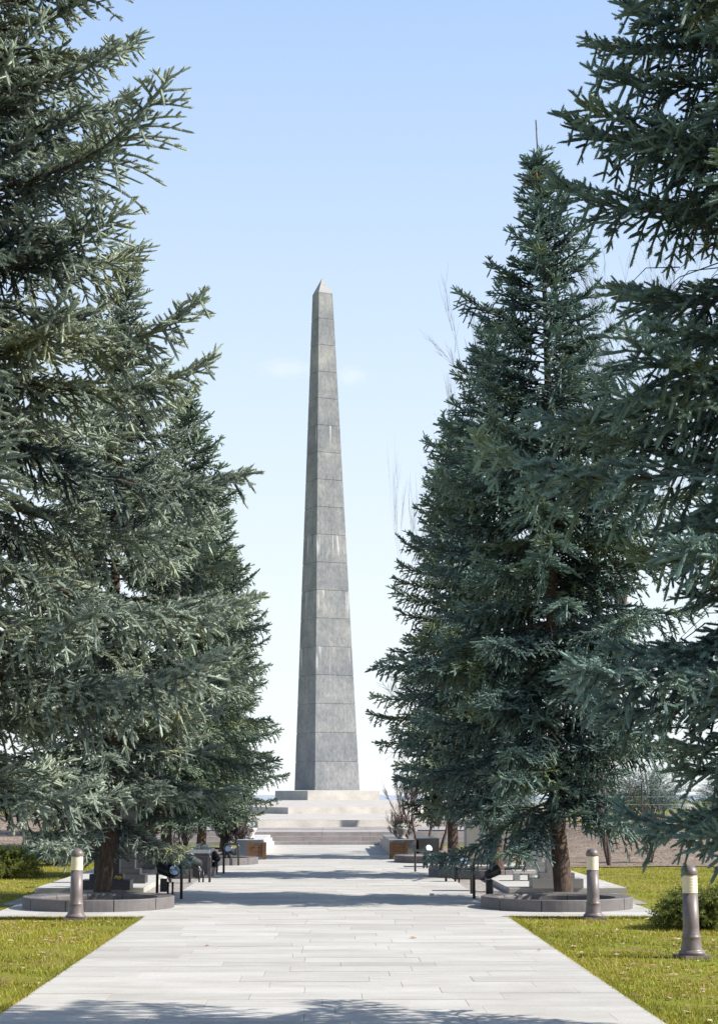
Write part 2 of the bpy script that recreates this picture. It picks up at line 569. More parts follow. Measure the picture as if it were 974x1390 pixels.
bm = bmesh.new(); rot_rect(bm, obc.x, obc.y, pB[0], pB[1], zA - 0.05, zB, zC, PLH)
tag(bm_obj('plaza', bm, M['pale_stone']), kind='structure')

# ------------------------------------------------------------------ obelisk
ztopP = zpx(1073.3, OB_Y - PLH)
OBH = 42.7 / F * OB_Y * 1.02 / (math.cos(A) + math.sin(A))
apex = yp(437, 377.5, OB_Y)
sh_t = yp(437.6, 399.5, OB_Y)
OTH = 13.4 / F * OB_Y * 1.03 / (math.cos(A) + math.sin(A)) * (1 / math.cos(PITCH)) * 1.0
base_z = ztopP
ncrs = 18
Lsh = sh_t.z - base_z
joint = [base_z + Lsh * k / ncrs for k in range(ncrs + 1)]
crs_h = Lsh / ncrs
def zj(v): return yp(440, v, OB_Y).z
def near_joint(v):
    return min(joint, key=lambda z: abs(z - zj(v)))
joint_zs_stain = [near_joint(v) - base_z for v in (579, 728, 804, 879)]
M['obelisk'] = obelisk_mat([j - base_z for j in joint], Lsh)
ob = empty('obelisk', (obc.x, obc.y, zC), 'tall grey granite obelisk with pyramid tip on a square plinth above the steps', 'obelisk')
lx = (sh_t.x - obc.x)
def oring(bm, t, extra=0.0, zoff=None):
    h = OBH + (OTH - OBH) * t + extra
    z = Lsh * t if zoff is None else zoff
    ex = Vector((math.cos(A), math.sin(A), 0)); ey = Vector((-math.sin(A), math.cos(A), 0))
    c = Vector((lx * t, 0, z))
    return [bm.verts.new(c + ex * sx * h + ey * sy * h) for sx, sy in ((-1, -1), (1, -1), (1, 1), (-1, 1))]
bm = bmesh.new()
prev = None
g_ = 0.03 / Lsh
for k in range(ncrs):
    t0, t1 = k / ncrs, (k + 1) / ncrs
    seq = [(t0 + g_, -0.02), (t0 + g_, 0.0), (t1 - g_, 0.0), (t1 - g_, -0.02)]
    for (t, e) in seq:
        r = oring(bm, t, e)
        if prev:
            for q in range(4):
                bm.faces.new((prev[q], prev[(q + 1) % 4], r[(q + 1) % 4], r[q]))
        else:
            bm.faces.new(r[::-1])
        prev = r
bm.faces.new(prev)
o = bm_obj('shaft', bm, M['obelisk'], ob); o.location = (0, 0, base_z - zC)
bm = bmesh.new()
r = oring(bm, 1.0, 0.01, Lsh - 0.02); top = bm.verts.new((apex.x - obc.x, 0, apex.z - base_z))
for q in range(4): bm.faces.new((r[q], r[(q + 1) % 4], top))
bm.faces.new(r[::-1])
o = bm_obj('tip', bm, stone('pale tip granite', (0.24, 0.243, 0.247), (0.33, 0.328, 0.32), 0.6), ob); o.location = (0, 0, base_z - zC)
bm = bmesh.new()
ex = Vector((math.cos(A), math.sin(A), 0)); ey = Vector((-math.sin(A), math.cos(A), 0))
a = [bm.verts.new(ex * sx * PLH + ey * sy * PLH + Vector((0, 0, z))) for z in (-0.3, ztopP - zC) for sx, sy in ((-1, -1), (1, -1), (1, 1), (-1, 1))]
for f in ((3, 2, 1, 0), (4, 5, 6, 7), (0, 1, 5, 4), (1, 2, 6, 5), (2, 3, 7, 6), (3, 0, 4, 7)): bm.faces.new([a[i] for i in f])
bm_obj('plinth', bm, M['pale_stone'], ob, bevel=0.03)

# ------------------------------------------------------------------ cheek walls, vases, planters
def cheek(s, label):
    xi = s * 1.62; xo = s * 2.3
    x0, x1 = sorted((0.0, xo - xi))
    y0 = gp(530, 1163).y
    L = STEP_Y - y0 - 0.02
    e = empty('cheek_wall', (xi, y0, 0.0), label, 'low wall', 'stepped stone side walls of the staircase')
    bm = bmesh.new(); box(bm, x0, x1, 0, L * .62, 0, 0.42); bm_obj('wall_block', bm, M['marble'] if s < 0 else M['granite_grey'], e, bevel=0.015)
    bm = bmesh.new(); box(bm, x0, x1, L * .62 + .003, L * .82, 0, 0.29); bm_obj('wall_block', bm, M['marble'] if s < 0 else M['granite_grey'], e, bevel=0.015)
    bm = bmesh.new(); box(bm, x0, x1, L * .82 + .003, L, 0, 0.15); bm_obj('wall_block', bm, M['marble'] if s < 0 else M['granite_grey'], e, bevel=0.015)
    return y0, L
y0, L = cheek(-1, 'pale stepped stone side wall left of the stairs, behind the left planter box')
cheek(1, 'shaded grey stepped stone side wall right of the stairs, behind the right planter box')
def vase(x, y, mat, label):
    e = empty('flower_vase', (x, y, 0.42), label, 'vase', 'stone vases on the side walls')
    bm = bmesh.new()
    lathe(bm, [(0, 0), (.12, 0), (.13, .03), (.08, .06), (.1, .12), (.16, .24), (.17, .28), (.14, .28), (.12, .22), (0, .2)], 18)
    bm_obj('bowl', bm, mat, e, True)
    bm = bmesh.new()
    rr = random.Random(int(x * 10))
    for k in range(26):
        p = Vector((rr.uniform(-.1, .1), rr.uniform(-.1, .1), .24 + rr.uniform(0, .16)))
        bmesh.ops.create_icosphere(bm, subdivisions=1, radius=rr.uniform(.018, .035), matrix=Matrix.Translation(p))
    bm_obj('flowers', bm, M['flowers'], e)
vase(-2.0, y0 + 1.5, M['marble'], 'pale stone vase with faded flowers on the left side wall')
vase(1.98, y0 + 1.2, M['granite_grey'], 'grey stone vase with faded flowers on the right side wall')

def planter(u0, u1, v, label):
    p0, p1 = gp(u0, v), gp(u1, v)
    w = p1.x - p0.x
    e = empty('planter_box', (p0.x + w / 2, p0.y + w / 2, 0.03), label, 'planter', 'wooden planter boxes at the end of the path')
    h = w / 2; H = 0.40
    for sx in (-1, 1):
        for sy in (-1, 1):
            bm = bmesh.new(); c = (sx * (h - .04), sy * (h - .04)); box(bm, c[0] - .04, c[0] + .04, c[1] - .04, c[1] + .04, 0, H)
            bm_obj('leg', bm, M['wood'], e, bevel=.006)
    for (ax, s) in (('y', -1), ('y', 1), ('x', -1), ('x', 1)):
        bm = bmesh.new()
        for k in range(3):
            z = .07 + k * .105
            q = (s * (h - .02))
            if ax == 'y': box(bm, -h + .082, h - .082, min(q, q - s * .03), max(q, q - s * .03), z, z + .1)
            else: box(bm, min(q, q - s * .03), max(q, q - s * .03), -h + .082, h - .082, z, z + .1)
        bm_obj('side_panel', bm, M['wood'], e, bevel=.004)
    bm = bmesh.new(); box(bm, -h + .06, h - .06, -h + .06, h - .06, .08, H - .06); bm_obj('soil', bm, M['dark_soil'], e)
planter(335.5, 360.5, 1168.5, 'brown wooden planter box at the left edge of the path before the stairs')
planter(529, 553.5, 1168, 'brown wooden planter box at the right edge of the path before the stairs')
# low dark block right of the right cheek wall
e = tag(slab('stone_block', 2.42, 2.95, y0 + 1, y0 + 4, 0.0, 0.44, M['granite_dark'], kind=None, bevel=.02), 'low dark granite block with rounded edges just right of the grey side wall', 'stone block')

# ------------------------------------------------------------------ tree rings
def ring_kerb(cx, cy, ro, label, h=0.165):
    e = empty('tree_ring', (cx, cy, 0.02), label, 'tree kerb', 'round granite kerbs around the spruce trunks')
    seg = 10
    for k in range(seg):
        a0 = 2 * math.pi * k / seg + .006; a1 = 2 * math.pi * (k + 1) / seg - .006
        bm = bmesh.new()
        prof = [(ro, 0.0), (ro, h - .012), (ro - .012, h), (ro - .23, h - .015), (ro - .25, h - .04), (ro - .25, -.02)]
        rr = []
        m = 7
        for j in range(m + 1):
            a = a0 + (a1 - a0) * j / m
            rr.append([bm.verts.new((r * math.cos(a), r * math.sin(a), z)) for r, z in prof])
        for j in range(m):
            for i in range(len(prof)):
                i2 = (i + 1) % len(prof)
                bm.faces.new((rr[j][i], rr[j + 1][i], rr[j + 1][i2], rr[j][i2]))
        bm.faces.new(rr[0][::-1]); bm.faces.new(rr[-1])
        bm_obj('kerb_stone', bm, M['granite_red'], e)
    bm = bmesh.new()
    rr = random.Random(int(cy * 7))
    rings = []
    nr, na = 7, 36
    for i in range(nr + 1):
        r = (ro - .255) * i / nr
        rings.append([bm.verts.new((r * math.cos(2 * math.pi * k / na), r * math.sin(2 * math.pi * k / na), .05 + rr.uniform(0, .03) + .03 * (1 - i / nr))) for k in range(na)] if i else [bm.verts.new((0, 0, .1))])
    for k in range(na): bm.faces.new((rings[0][0], rings[1][k], rings[1][(k + 1) % na]))
    for i in range(1, nr):
        for k in range(na):
            k2 = (k + 1) % na
            bm.faces.new((rings[i][k], rings[i + 1][k], rings[i + 1][k2], rings[i][k2]))
    bm_obj('planting_soil', bm, M['dark_soil'], e, True)
RO = 1.055
c1 = gp(121, 1241); c2 = gp(768, 1241)
ring_kerb(c1.x, c1.y + RO, RO, 'wide round granite kerb around the nearest left spruce trunk, behind the left bollard')
ring_kerb(c2.x, c2.y + RO, RO, 'wide round granite kerb around the spruce trunk between path and middle bollard')
c3 = gp(213, 1194); c4 = gp(662, 1195)
ring_kerb(c3.x, c3.y + RO, RO, 'shaded round granite kerb around the second left spruce, before the long dark tomb')
ring_kerb(c4.x, c4.y + RO, RO, 'round granite kerb around the second right spruce, before the big grey slab monument')
c5 = gp(283, 1177); c6 = gp(600, 1174)
ring_kerb(c5.x, c5.y + RO, RO, 'distant round granite kerb around the third left spruce')
ring_kerb(c6.x, c6.y + RO, RO, 'distant round granite kerb around the third right spruce')

# ------------------------------------------------------------------ grave monuments
def stele(u, v, wb, ws, hs, label, mat, loc_z=PLAT, db=.5, pit=.09, lit=False, flowers=None, grp='granite steles on the paved terraces'):
    p = gp(u, v, loc_z)
    e = empty('grave_stele', (p.x, p.y, loc_z), label, 'stele', grp)
    bm = bmesh.new(); box(bm, -wb / 2, wb / 2, 0, db, 0, .15); bm_obj('base', bm, mat, e, bevel=.008)
    bm = bmesh.new(); box(bm, -wb * .34, wb * .34, .07, db - .07, .152, .152 + pit); bm_obj('upper_base', bm, mat, e, bevel=.008)
    bm = bmesh.new(); box(bm, -ws / 2, ws / 2, .12, db - .12, .154 + pit, hs); bm_obj('pillar', bm, mat, e, bevel=.008)
    if flowers:
        f = bmesh.new(); rr = random.Random(3)
        for k in range(34):
            q = Vector((wb * .25 + rr.uniform(-.05, .05), .05 + rr.uniform(-.03, .03), .17 + rr.uniform(0, .04)))
            bmesh.ops.create_icosphere(f, subdivisions=1, radius=rr.uniform(.012, .022), matrix=Matrix.Translation(q))
        o = bm_obj('flowers', f, flowers); o.location = e.location
        tag(o, 'small yellow flowers lying on the base of the nearest left stele', 'flowers')
stele(143, 1208, .78, .40, 1.25, 'dark granite stele behind the nearest left spruce trunk, left of the smaller one', M['granite_dark'], flowers=M['flowers_y'])
stele(172, 1199.5, .62, .24, 1.2, 'narrow dark granite stele further back, right of the left spruce trunk', M['granite_dark'])
stele(757, 1206, .82, .27 + .05, 1.35, 'grey granite stele on a stepped base left of the middle bollard', M['granite_grey'], db=.55)
stele(727.5, 1188, .55, .25, 1.15, 'slim grey granite stele further back, behind the small stone bench', M['granite_grey'])
# bench
p = gp(712, 1196, PLAT)
e = empty('stone_bench', (p.x, p.y, PLAT), 'small low stone bench beside the grey stele on the right terrace', 'bench')
bm = bmesh.new(); box(bm, -.2, .2, 0, .35, .13, .18); bm_obj('seat', bm, M['concrete'], e, bevel=.008)
for sx in (-1, 1):
    bm = bmesh.new(); box(bm, sx * .13 - .05, sx * .13 + .05, .04, .31, 0, .129); bm_obj('leg', bm, M['concrete'], e, bevel=.005)
# big slab monument right
p = gp(664, 1176.5, 0.05)
s = p.y / F
e = empty('slab_monument', (p.x, p.y, 0.05), 'large grey granite slab monument on a narrower foot behind the second right spruce trunk', 'monument')
bm = bmesh.new(); box(bm, -25 * s, 25 * s, .1, .7, 0, .17); bm_obj('foot', bm, M['granite_grey'], e, bevel=.01)
bm = bmesh.new(); box(bm, -30 * s, 30 * s, 0, .8, .172, 1.0); bm_obj('slab', bm, stone('brown grey slab', (.2, .19, .17), (.28, .265, .24), .6), e, bevel=.02)
# dark sarcophagus left
p = gp(237, 1186, 0.09); s = p.y / F
e = empty('tomb', (p.x, p.y, 0.09), 'long dark granite tomb with a pale top slab behind the second left spruce trunk', 'tomb')
bm = bmesh.new(); box(bm, -52 * s, 44 * s, 0, 2.0, 0, .38); bm_obj('chest', bm, M['granite_dark'], e, bevel=.01)
bm = bmesh.new(); box(bm, -52 * s - .03, 44 * s + .03, -.03, 2.03, .382, .45); bm_obj('top_slab', bm, M['marble'], e, bevel=.01)
f = bmesh.new(); rr = random.Random(9)
for k in range(40):
    q = Vector((rr.uniform(-.12, .12), rr.uniform(-.07, .07), .02 + rr.uniform(0, .07)))
    bmesh.ops.create_icosphere(f, subdivisions=1, radius=rr.uniform(.015, .03), matrix=Matrix.Translation(q))
o = bm_obj('flowers', f, M['flowers']); o.location = (p.x + 36 * s, p.y + .3, .54)
tag(o, 'pale bluish flowers lying on the right end of the dark tomb', 'flowers')
# added pale block, standing in for the tomb's sunlit right side
p = gp(276, 1184, 0.02); s = p.y / F
e = empty('lit_side_block', (p.x + .06, p.y + .1, 0.02), 'pale ribbed block added as the sunlit right side of the dark tomb', 'lit_side_block')
bm = bmesh.new(); box(bm, -.11, .11, 0, .3, 0, .45, .01); bm_obj('body', bm, M['marble'], e, bevel=.01)
bm = bmesh.new()
for k in range(4): box(bm, -.09 + k * .052, -.065 + k * .052, -.012, -.001, .05, .42)
bm_obj('ribs', bm, M['marble'], e)
bm = bmesh.new(); box(bm, -.13, .13, -.02, .32, .452, .5); bm_obj('cap', bm, M['marble'], e, bevel=.006)

# ------------------------------------------------------------------ guard rails and floodlights
def rail(pu, pv, pt, du, dy, label):
    """tube arch: right post foot at pixel (pu, pv), top at pt; the left post du pixels to the side and dy metres deeper"""
    p = gp(pu, pv, 0.012); h = yp(pu, pt, p.y).z
    w = du / F * p.y
    e = empty('guard_rail', (p.x, p.y, 0.0), label, 'guard rail', 'dark tube arches guarding the floodlights')
    a = Vector((0, 0, 0)); b = Vector((w, dy, 0))
    d = (b - a).normalized(); r = .05
    pts = [a, Vector((0, 0, h - r))]
    for k in range(1, 5):
        t = k / 4 * math.pi / 2
        pts.append(Vector((0, 0, h - r)) + d * (r - r * math.cos(t)) + Vector((0, 0, r * math.sin(t))))
    Lw = (b - a).length
    for k in range(0, 5):
        t = k / 4 * math.pi / 2
        pts.append(d * (Lw - r + r * math.sin(t)) + Vector((0, 0, h - r + r * math.cos(t))))
    pts.append(b)
    bm = bmesh.new(); tube(bm, pts, .022, 8); bm_obj('tube_arch', bm, M['dark_tube'], e, True)
    for q in (a, b):
        bm = bmesh.new(); lathe(bm, [(0, 0), (.045, 0), (.045, .016), (0, .016)], 12, (q.x, q.y)); bm_obj('foot_plate', bm, M['dark_tube'], e)
    return e
rail(246, 1222, 1175.5, -34, .25, 'dark tube guard arch beside the nearest left kerb ring')
rail(284.5, 1199, 1161, -28, .3, 'dark tube guard arch second along the left path edge')
rail(303.5, 1187, 1152, -24, .35, 'dark tube guard arch third along the left path edge')
rail(323.5, 1176, 1146, -19, .4, 'farthest dark tube guard arch near the left planter box')
rail(643, 1221.5, 1176, 6, 1.4, 'dark tube guard arch beside the nearest right kerb ring')
rail(605, 1198, 1161, 17, 1.0, 'dark tube guard arch second along the right path edge')
rail(586.5, 1187, 1156, -20, .9, 'farthest dark tube guard arch near the right planter box')

def flood(u, v, hv, ru, aim, two=False, label='', box_ballast=False, hr=.085):
    """floodlight with foot at pixel (u, v), head centre at height pixel hv"""
    p = gp(u, v, 0.012); h = yp(u, hv, p.y).z
    e = empty('floodlight', (p.x, p.y, 0), label, 'floodlight', 'ground floodlights along the path')
    # twin stubs
    for k, sx in enumerate((-.035, .035)):
        bm = bmesh.new(); tube(bm, [(sx, 0, 0), (sx, 0, h * .62)], .016, 8); bm_obj('post', bm, M['black_metal'], e, True)
    bm = bmesh.new()
    if box_ballast: box(bm, -.15, -.052, -.05, .07, h * .3, h * .72)
    else: lathe(bm, [(0, h * .22), (.055, h * .22), (.058, h * .3), (.058, h * .68), (.05, h * .72), (0, h * .72)], 18, (.0, -.02 + .0))
    bm_obj('ballast_box', bm, M['black_metal'], e, not box_ballast, bevel=.006 if box_ballast else 0)
    for j in range(2 if two else 1):
        a = aim + (j * 140 if two else 0)
        d = Vector((math.cos(R(a)), math.sin(R(a)), .42)).normalized()
        c = Vector((ru if not two else (-.1 + .13 * j), 0, h - (.04 if j else 0)))
        bm = bmesh.new()
        tube(bm, [c - d * .14, c - d * .12, c - d * .03, c + d * .09, c + d * .10], [.035, .06, hr * .9, hr, hr * 1.04], 18)
        hd = bm_obj('lamp_head', bm, M['dark_tube'] if not two else M['black_metal'], e, True)
        bm = bmesh.new(); tube(bm, [c + d * .101, c + d * .108], [hr * .9, hr * .88], 18); bm_obj('glass', bm, M['glass'], hd)
        bm = bmesh.new(); tube(bm, [(0, 0, h * .6), (c.x * .5, 0, h * .8), c - d * .05], .014, 6); bm_obj('bracket', bm, M['steel'], e, True)
flood(231, 1222, 1181, 0, 150, True, 'black twin headed floodlight by the nearest left kerb ring', True)
flood(273, 1199, 1170, -.1, 215, False, 'floodlight with pale glass facing the camera under the second left arch', True)
flood(292, 1187, 1163, 0, 120, False, 'black floodlight turned away beside the third left arch')
flood(312, 1175, 1154, 0, 250, False, 'small floodlight with bluish glass under the farthest left arch')
flood(664, 1221, 1184, .05, 25, False, 'black cylinder floodlight tilted right beside the nearest right kerb ring')
flood(620, 1198, 1170.5, .1, 285, False, 'floodlight with bright pale glass under the second right arch')
flood(577, 1180, 1154, .03, 300, False, 'small floodlight with grey head under the farthest right arch')
flood(599, 1192, 1166, 0, 80, False, 'dark floodlight turned away left of the second right arch')

# ------------------------------------------------------------------ bollards
def bollard():
    e = empty('bollard_lamp', (0, 0, 0), '', 'bollard lamp', 'mauve brown bollard lamps on the grass')
    bm = bmesh.new(); box(bm, -.14, .14, -.14, .14, 0, .035); bm_obj('base_plate', bm, M['bollard'], e, bevel=.006)
    bm = bmesh.new()
    lathe(bm, [(0, .036), (.128, .036), (.13, .06), (.118, .072), (.108, .078), (.106, .09), (.098, .12), (.093, .16), (.09, .19), (.094, .20), (.094, .212), (.086, .22), (.086, .235), (.081, .245), (.079, .3), (.0765, .625), (.0, .625)], 32)
    bm_obj('post', bm, M['bollard'], e, True)
    bm = bmesh.new()
    prof = [(0, .626)]
    for k in range(12):
        z = .628 + k * .0145
        prof += [(.0745, z), (.0775, z + .005), (.0745, z + .0125)]
    prof.append((0, .80))
    lathe(bm, prof, 32); bm_obj('lens', bm, M['lens'], e)
    bm = bmesh.new()
    lathe(bm, [(0, .802), (.08, .802), (.082, .81), (.082, .835), (.077, .855), (.06, .88), (.035, .895), (0, .90)], 32)
    bm_obj('cap', bm, M['bollard'], e, True)
    return e
b0 = bollard()
q = gp(101.5, 1250); b0.location = (q.x, q.y + .1, 0); b0['label'] = 'bollard lamp in front of the left kerb ring, its top hidden by hanging spruce'
q = gp(806.5, 1249); copy_tree(b0, (q.x, q.y + .1, 0), .1, 'bollard lamp standing clear in front of the right kerb ring, dome cap fully visible')
q = gp(941, 1302); copy_tree(b0, (q.x, q.y + .1, 0), .3, 'nearest bollard lamp at the right edge of the picture beside the juniper bush')

# ------------------------------------------------------------------ spruces
def cross(a, b): return np.cross(a, b)
def norm(a): return a / np.maximum(np.linalg.norm(a, axis=-1, keepdims=True), 1e-9)

def needles(rng, P, D, Ln, K, nl, nw, tint, core=0.0):
    """K needle triangles round each shoot, and a dense spindle of inner needles"""
    n0 = len(P)
    P0, D0, L0, T0 = P, D, Ln, tint
    n = n0
    P = np.repeat(P, K, 0); D = np.repeat(D, K, 0); L = np.repeat(Ln, K)
    t = rng.random(n * K)
    def frame(D):
        ref = np.where(np.abs(D[:, 2:3]) > .9, np.array([[1., 0, 0]]), np.array([[0, 0, 1.]]))
        u = norm(cross(D, ref)); return u, cross(D, u)
    u, w = frame(D)
    ph = rng.random(n * K) * 2 * np.pi
    r = u * np.cos(ph)[:, None] + w * np.sin(ph)[:, None]
    r[:, 2] += 0.2
    a = np.radians(rng.uniform(45, 80, n * K)) * (1 - .35 * t ** 3)
    nd = norm(D * np.cos(a)[:, None] + r * np.sin(a)[:, None])
    base = P + D * (L * t)[:, None]
    side = norm(cross(nd, D + rng.normal(0, .3, (n * K, 3))))
    ll = nl * rng.uniform(.75, 1.15, n * K) * (1 - .15 * t ** 3)
    V = np.empty((n * K, 3, 3), np.float32)
    V[:, 0] = base - side * nw; V[:, 1] = base + side * nw; V[:, 2] = base + nd * ll[:, None]
    T = np.clip(np.repeat(tint, K) * .7 + .28 * t + rng.normal(0, .13, n * K), 0, 1)  # paler shoot ends: newer needles plus a painted bright rim
    if core:
        u, w = frame(D0)
        ph0 = rng.random(n0) * 6.28
        c = core * rng.uniform(.8, 1.2, n0) * np.clip(L0 / .1, .5, 1.2)
        r1, r2 = [], []
        for k in range(4):
            a_ = ph0 + k * np.pi / 2
            q = u * np.cos(a_)[:, None] + w * np.sin(a_)[:, None]
            r1.append(P0 + D0 * (L0 * rng.uniform(-.05, .2, n0))[:, None] + q * (c * rng.uniform(.7, 1.2, n0))[:, None])
            r2.append(P0 + D0 * (L0 * rng.uniform(.72, .95, n0))[:, None] + q * (c * rng.uniform(.7, 1.0, n0))[:, None])
        e1 = P0 + D0 * (L0 + .008)[:, None]
        C = np.empty((n0, 12, 3, 3), np.float32)
        for k in range(4):
            k2 = (k + 1) % 4
            C[:, 3 * k, 0] = r2[k]; C[:, 3 * k, 1] = r2[k2]; C[:, 3 * k, 2] = e1
            C[:, 3 * k + 1, 0] = r1[k]; C[:, 3 * k + 1, 1] = r1[k2]; C[:, 3 * k + 1, 2] = r2[k2]
            C[:, 3 * k + 2, 0] = r1[k]; C[:, 3 * k + 2, 1] = r2[k2]; C[:, 3 * k + 2, 2] = r2[k]
        V = np.concatenate([V.reshape(-1, 3), C.reshape(-1, 3)])
        T = np.concatenate([T, np.repeat(T0 * .7, 12)])
        return V, T
    return V.reshape(-1, 3), T

def spruce(name, seed, H, Rmax, pw, z0, tip=0.5, density=1.0, droop=1.0, leader=0.6, trunk_r=.13, K=30, dead=30, rclamp=.72, needle=.025, topslope=5.6, sc=.78):
    rng = np.random.default_rng(seed)
    S_P, S_D, S_L, S_T = [], [], [], []
    bmT = bmesh.new()
    nT = 14
    def axis(z):
        k = z / H
        return np.array([.05 * math.sin(k * 5 + seed), .05 * math.cos(k * 4), 0]) * min(z, 1)
    tp = [(0, 0, 0.0), (0, 0, .12)] + [tuple(axis(.12 + (H - .15) * k / nT) + np.array([0, 0, .12 + (H - .15) * k / nT])) for k in range(1, nT + 1)]
    tr = [trunk_r * 1.5, trunk_r * 1.12] + [max(trunk_r * (1 - k / nT) ** .85, .009) for k in range(1, nT + 1)]
    tube(bmT, tp, tr, 12)
    for k in range(12):
        zz = H - .12 - leader * (1 - k / 11)
        S_P.append([axis(zz) + np.array([0, 0, zz])]); S_D.append([[0.02, 0, 1.]]); S_L.append([.09]); S_T.append([.5])
    prof = lambda z: min(topslope * max(1 - z / H, 0), Rmax * max(1 - z / H, 0.0) ** pw, Rmax * rclamp)
    z = z0; az = rng.random() * 6.28
    branches = []
    while z < H - leader * .75:
        tt = z / H
        nb = int(rng.integers(5, 7)) if tt < .93 else 4
        for k in range(nb):
            branches.append((z + rng.uniform(-.09, .09), az + k * 2 * math.pi / nb + rng.uniform(-.3, .3), rng.uniform(.58, 1.03) if rng.random() > .14 else rng.uniform(1.08, 1.25)))
        gap = (.52 - .2 * tt) / density
        for k in range(3):
            branches.append((z + gap * rng.uniform(.3, .7), rng.random() * 6.28, rng.uniform(.35, .75)))
        az += 2.4; z += gap * rng.uniform(.8, 1.2)
    for zb, a, lf in branches:
        L = max(prof(zb) * lf * (.78 if zb < z0 + .8 else 1) - .07, .12)
        tt = min(zb / H, 1)
        e0 = -.10 + .75 * max(tt - .35, 0) / .65 + rng.uniform(-.12, .12)
        if tt < .25: e0 -= .10 * (1 - tt / .25)
        sag = .38 * (1 - tt) * rng.uniform(.6, 1.3)
        n = max(int(L / (.135 * sc)), 2)
        s = np.linspace(0, 1, n + 1)
        el = e0 - sag * np.sin(np.pi * np.minimum(s * 1.2, 1)) + tip * s ** 2 * rng.uniform(.6, 1.3)
        azs = a + rng.normal(0, .12) * s + .06 * np.sin(s * 5 + rng.random() * 6)
        d = np.stack([np.cos(el) * np.cos(azs), np.cos(el) * np.sin(azs), np.sin(el)], -1)
        step = L / n
        o0 = axis(zb) + np.array([0, 0, zb])
        pts = np.concatenate([[o0], o0 + np.cumsum(d[:-1] * step, 0)])
        r0 = .007 + .009 * L
        sub = pts[::max(1, n // 6)]
        if len(sub) > 1:
            tube(bmT, [tuple(p) for p in sub], [r0 * (1 - .8 * i / (len(sub) - 1)) for i in range(len(sub))], 5, False)
        btone = rng.uniform(-.22, .28)                         # every branch has its own needle tone
        k0 = int(n * .35)
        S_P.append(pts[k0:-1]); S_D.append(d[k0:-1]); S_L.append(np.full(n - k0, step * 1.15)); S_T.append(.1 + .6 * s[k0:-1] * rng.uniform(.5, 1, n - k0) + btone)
        m = 4
        td = norm(d[-1][None] + rng.normal(0, .26, (m, 3)) + np.array([[0, 0, .15]]))
        S_P.append(np.repeat(pts[-1][None], m, 0)); S_D.append(td); S_L.append(sc * rng.uniform(.11, .18, m)); S_T.append(rng.uniform(.6, 1, m) + btone)
        sd = np.stack([-np.sin(azs), np.cos(azs), np.zeros_like(azs)], -1)
        sgn = 1
        start = max(.16, min(.3 / L, .5)) if L > .6 else .15
        for i in range(int(n * start), n + 1):
            si = s[min(i, n)]
            lt_full = min(.14 + .36 * L * (1 - si) ** .8 * min(1, si * 2.4), .72)
            for rep in range(4):
                sgn = -sgn
                lt = lt_full * rng.uniform(.65, 1.15)
                hang = rep == 2; up = rep == 3
                if hang and (L < .5 or rng.random() < .15): continue
                an = rng.uniform(.7, 1.1)
                f = d[i]
                if hang:
                    v0 = f * .4 + sd[i] * sgn * rng.uniform(.0, .5) + np.array([0, 0, -.8 * droop]); lt *= .75
                else:
                    v0 = f * math.cos(an) + sd[i] * sgn * math.sin(an) + np.array([0, 0, rng.uniform(-.15, .25)])
                if up: v0 = f * .8 + sd[i] * sgn * rng.uniform(.1, .5) + np.array([0, 0, rng.uniform(.25, .6)]); lt *= .5
                v0 = norm(v0)
                m = max(int(round(lt / (.125 * sc))), 1)
                ts = (np.arange(m) + 1) / m
                dirs = norm(v0[None] + np.array([[0, 0, -1.]]) * (droop * (.35 + .45 * (1 - tt)) * ts ** 1.5 * lt / .5)[:, None])
                st = lt / m
                p0 = pts[i] + f * rng.uniform(-.05, .05)
                tps = np.concatenate([p0[None], p0[None] + np.cumsum(dirs * st, 0)])
                tn = .06 + .86 * ts * si ** .7 + btone - (.12 if hang else 0) + (.12 if up else 0)  # outer tips lightened, inner and hanging twigs darkened: light and shade in the tint
                S_P.append(tps[:-1]); S_D.append(dirs); S_L.append(np.full(m, st * 1.15)); S_T.append(tn * rng.uniform(.5, 1.1))
                sv = norm(cross(dirs, np.array([[0, 0, 1.]])) + 1e-6)
                for q in (-1, 1):
                    dd = norm(dirs * .75 + sv * q * .75 + rng.normal(0, .24, (m, 3)) + np.array([[0, 0, .30 if not hang else .0]]))
                    ok = rng.random(m) < .82
                    S_P.append(tps[1:][ok]); S_D.append(dd[ok]); S_L.append((sc * rng.uniform(.10, .165, m) * (1.1 - .3 * ts))[ok]); S_T.append((tn * rng.uniform(.6, 1.4, m))[ok])
                S_P.append(tps[-1:]); S_D.append(dirs[-1:]); S_L.append(sc * rng.uniform(.1, .17, 1)); S_T.append(rng.uniform(.5, 1.0, 1) + btone)
    for k in range(dead * 12):
        zb = rng.uniform(z0, H * .6); a = rng.random() * 6.28; L = min(prof(zb), 1.2) * rng.uniform(.2, .45)
        r1 = prof(zb) * rng.uniform(.05, .4)
        p0 = Vector((r1 * math.cos(a), r1 * math.sin(a), zb + rng.uniform(-.1, .1)))
        a2 = a + rng.uniform(-.9, .9)
        p1 = p0 + Vector((math.cos(a2), math.sin(a2), rng.uniform(-.6, .1))) * L * .5
        p2 = p1 + Vector((math.cos(a2), math.sin(a2), -.9)) * L * .4
        tube(bmT, [p0, p1, p2], [.006, .004, .002], 3, False)
    P = np.concatenate([np.asarray(x, float).reshape(-1, 3) for x in S_P]); D = np.concatenate([np.asarray(x, float).reshape(-1, 3) for x in S_D])
    Ln = np.concatenate([np.asarray(x, float).ravel() for x in S_L]); T = np.clip(np.concatenate([np.asarray(x, float).ravel() for x in S_T]), 0, 1)
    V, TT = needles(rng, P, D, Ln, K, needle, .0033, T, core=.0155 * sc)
    print('SPRUCE', name, 'branches', len(branches), 'shoots', len(P), 'tris', len(V) // 3)
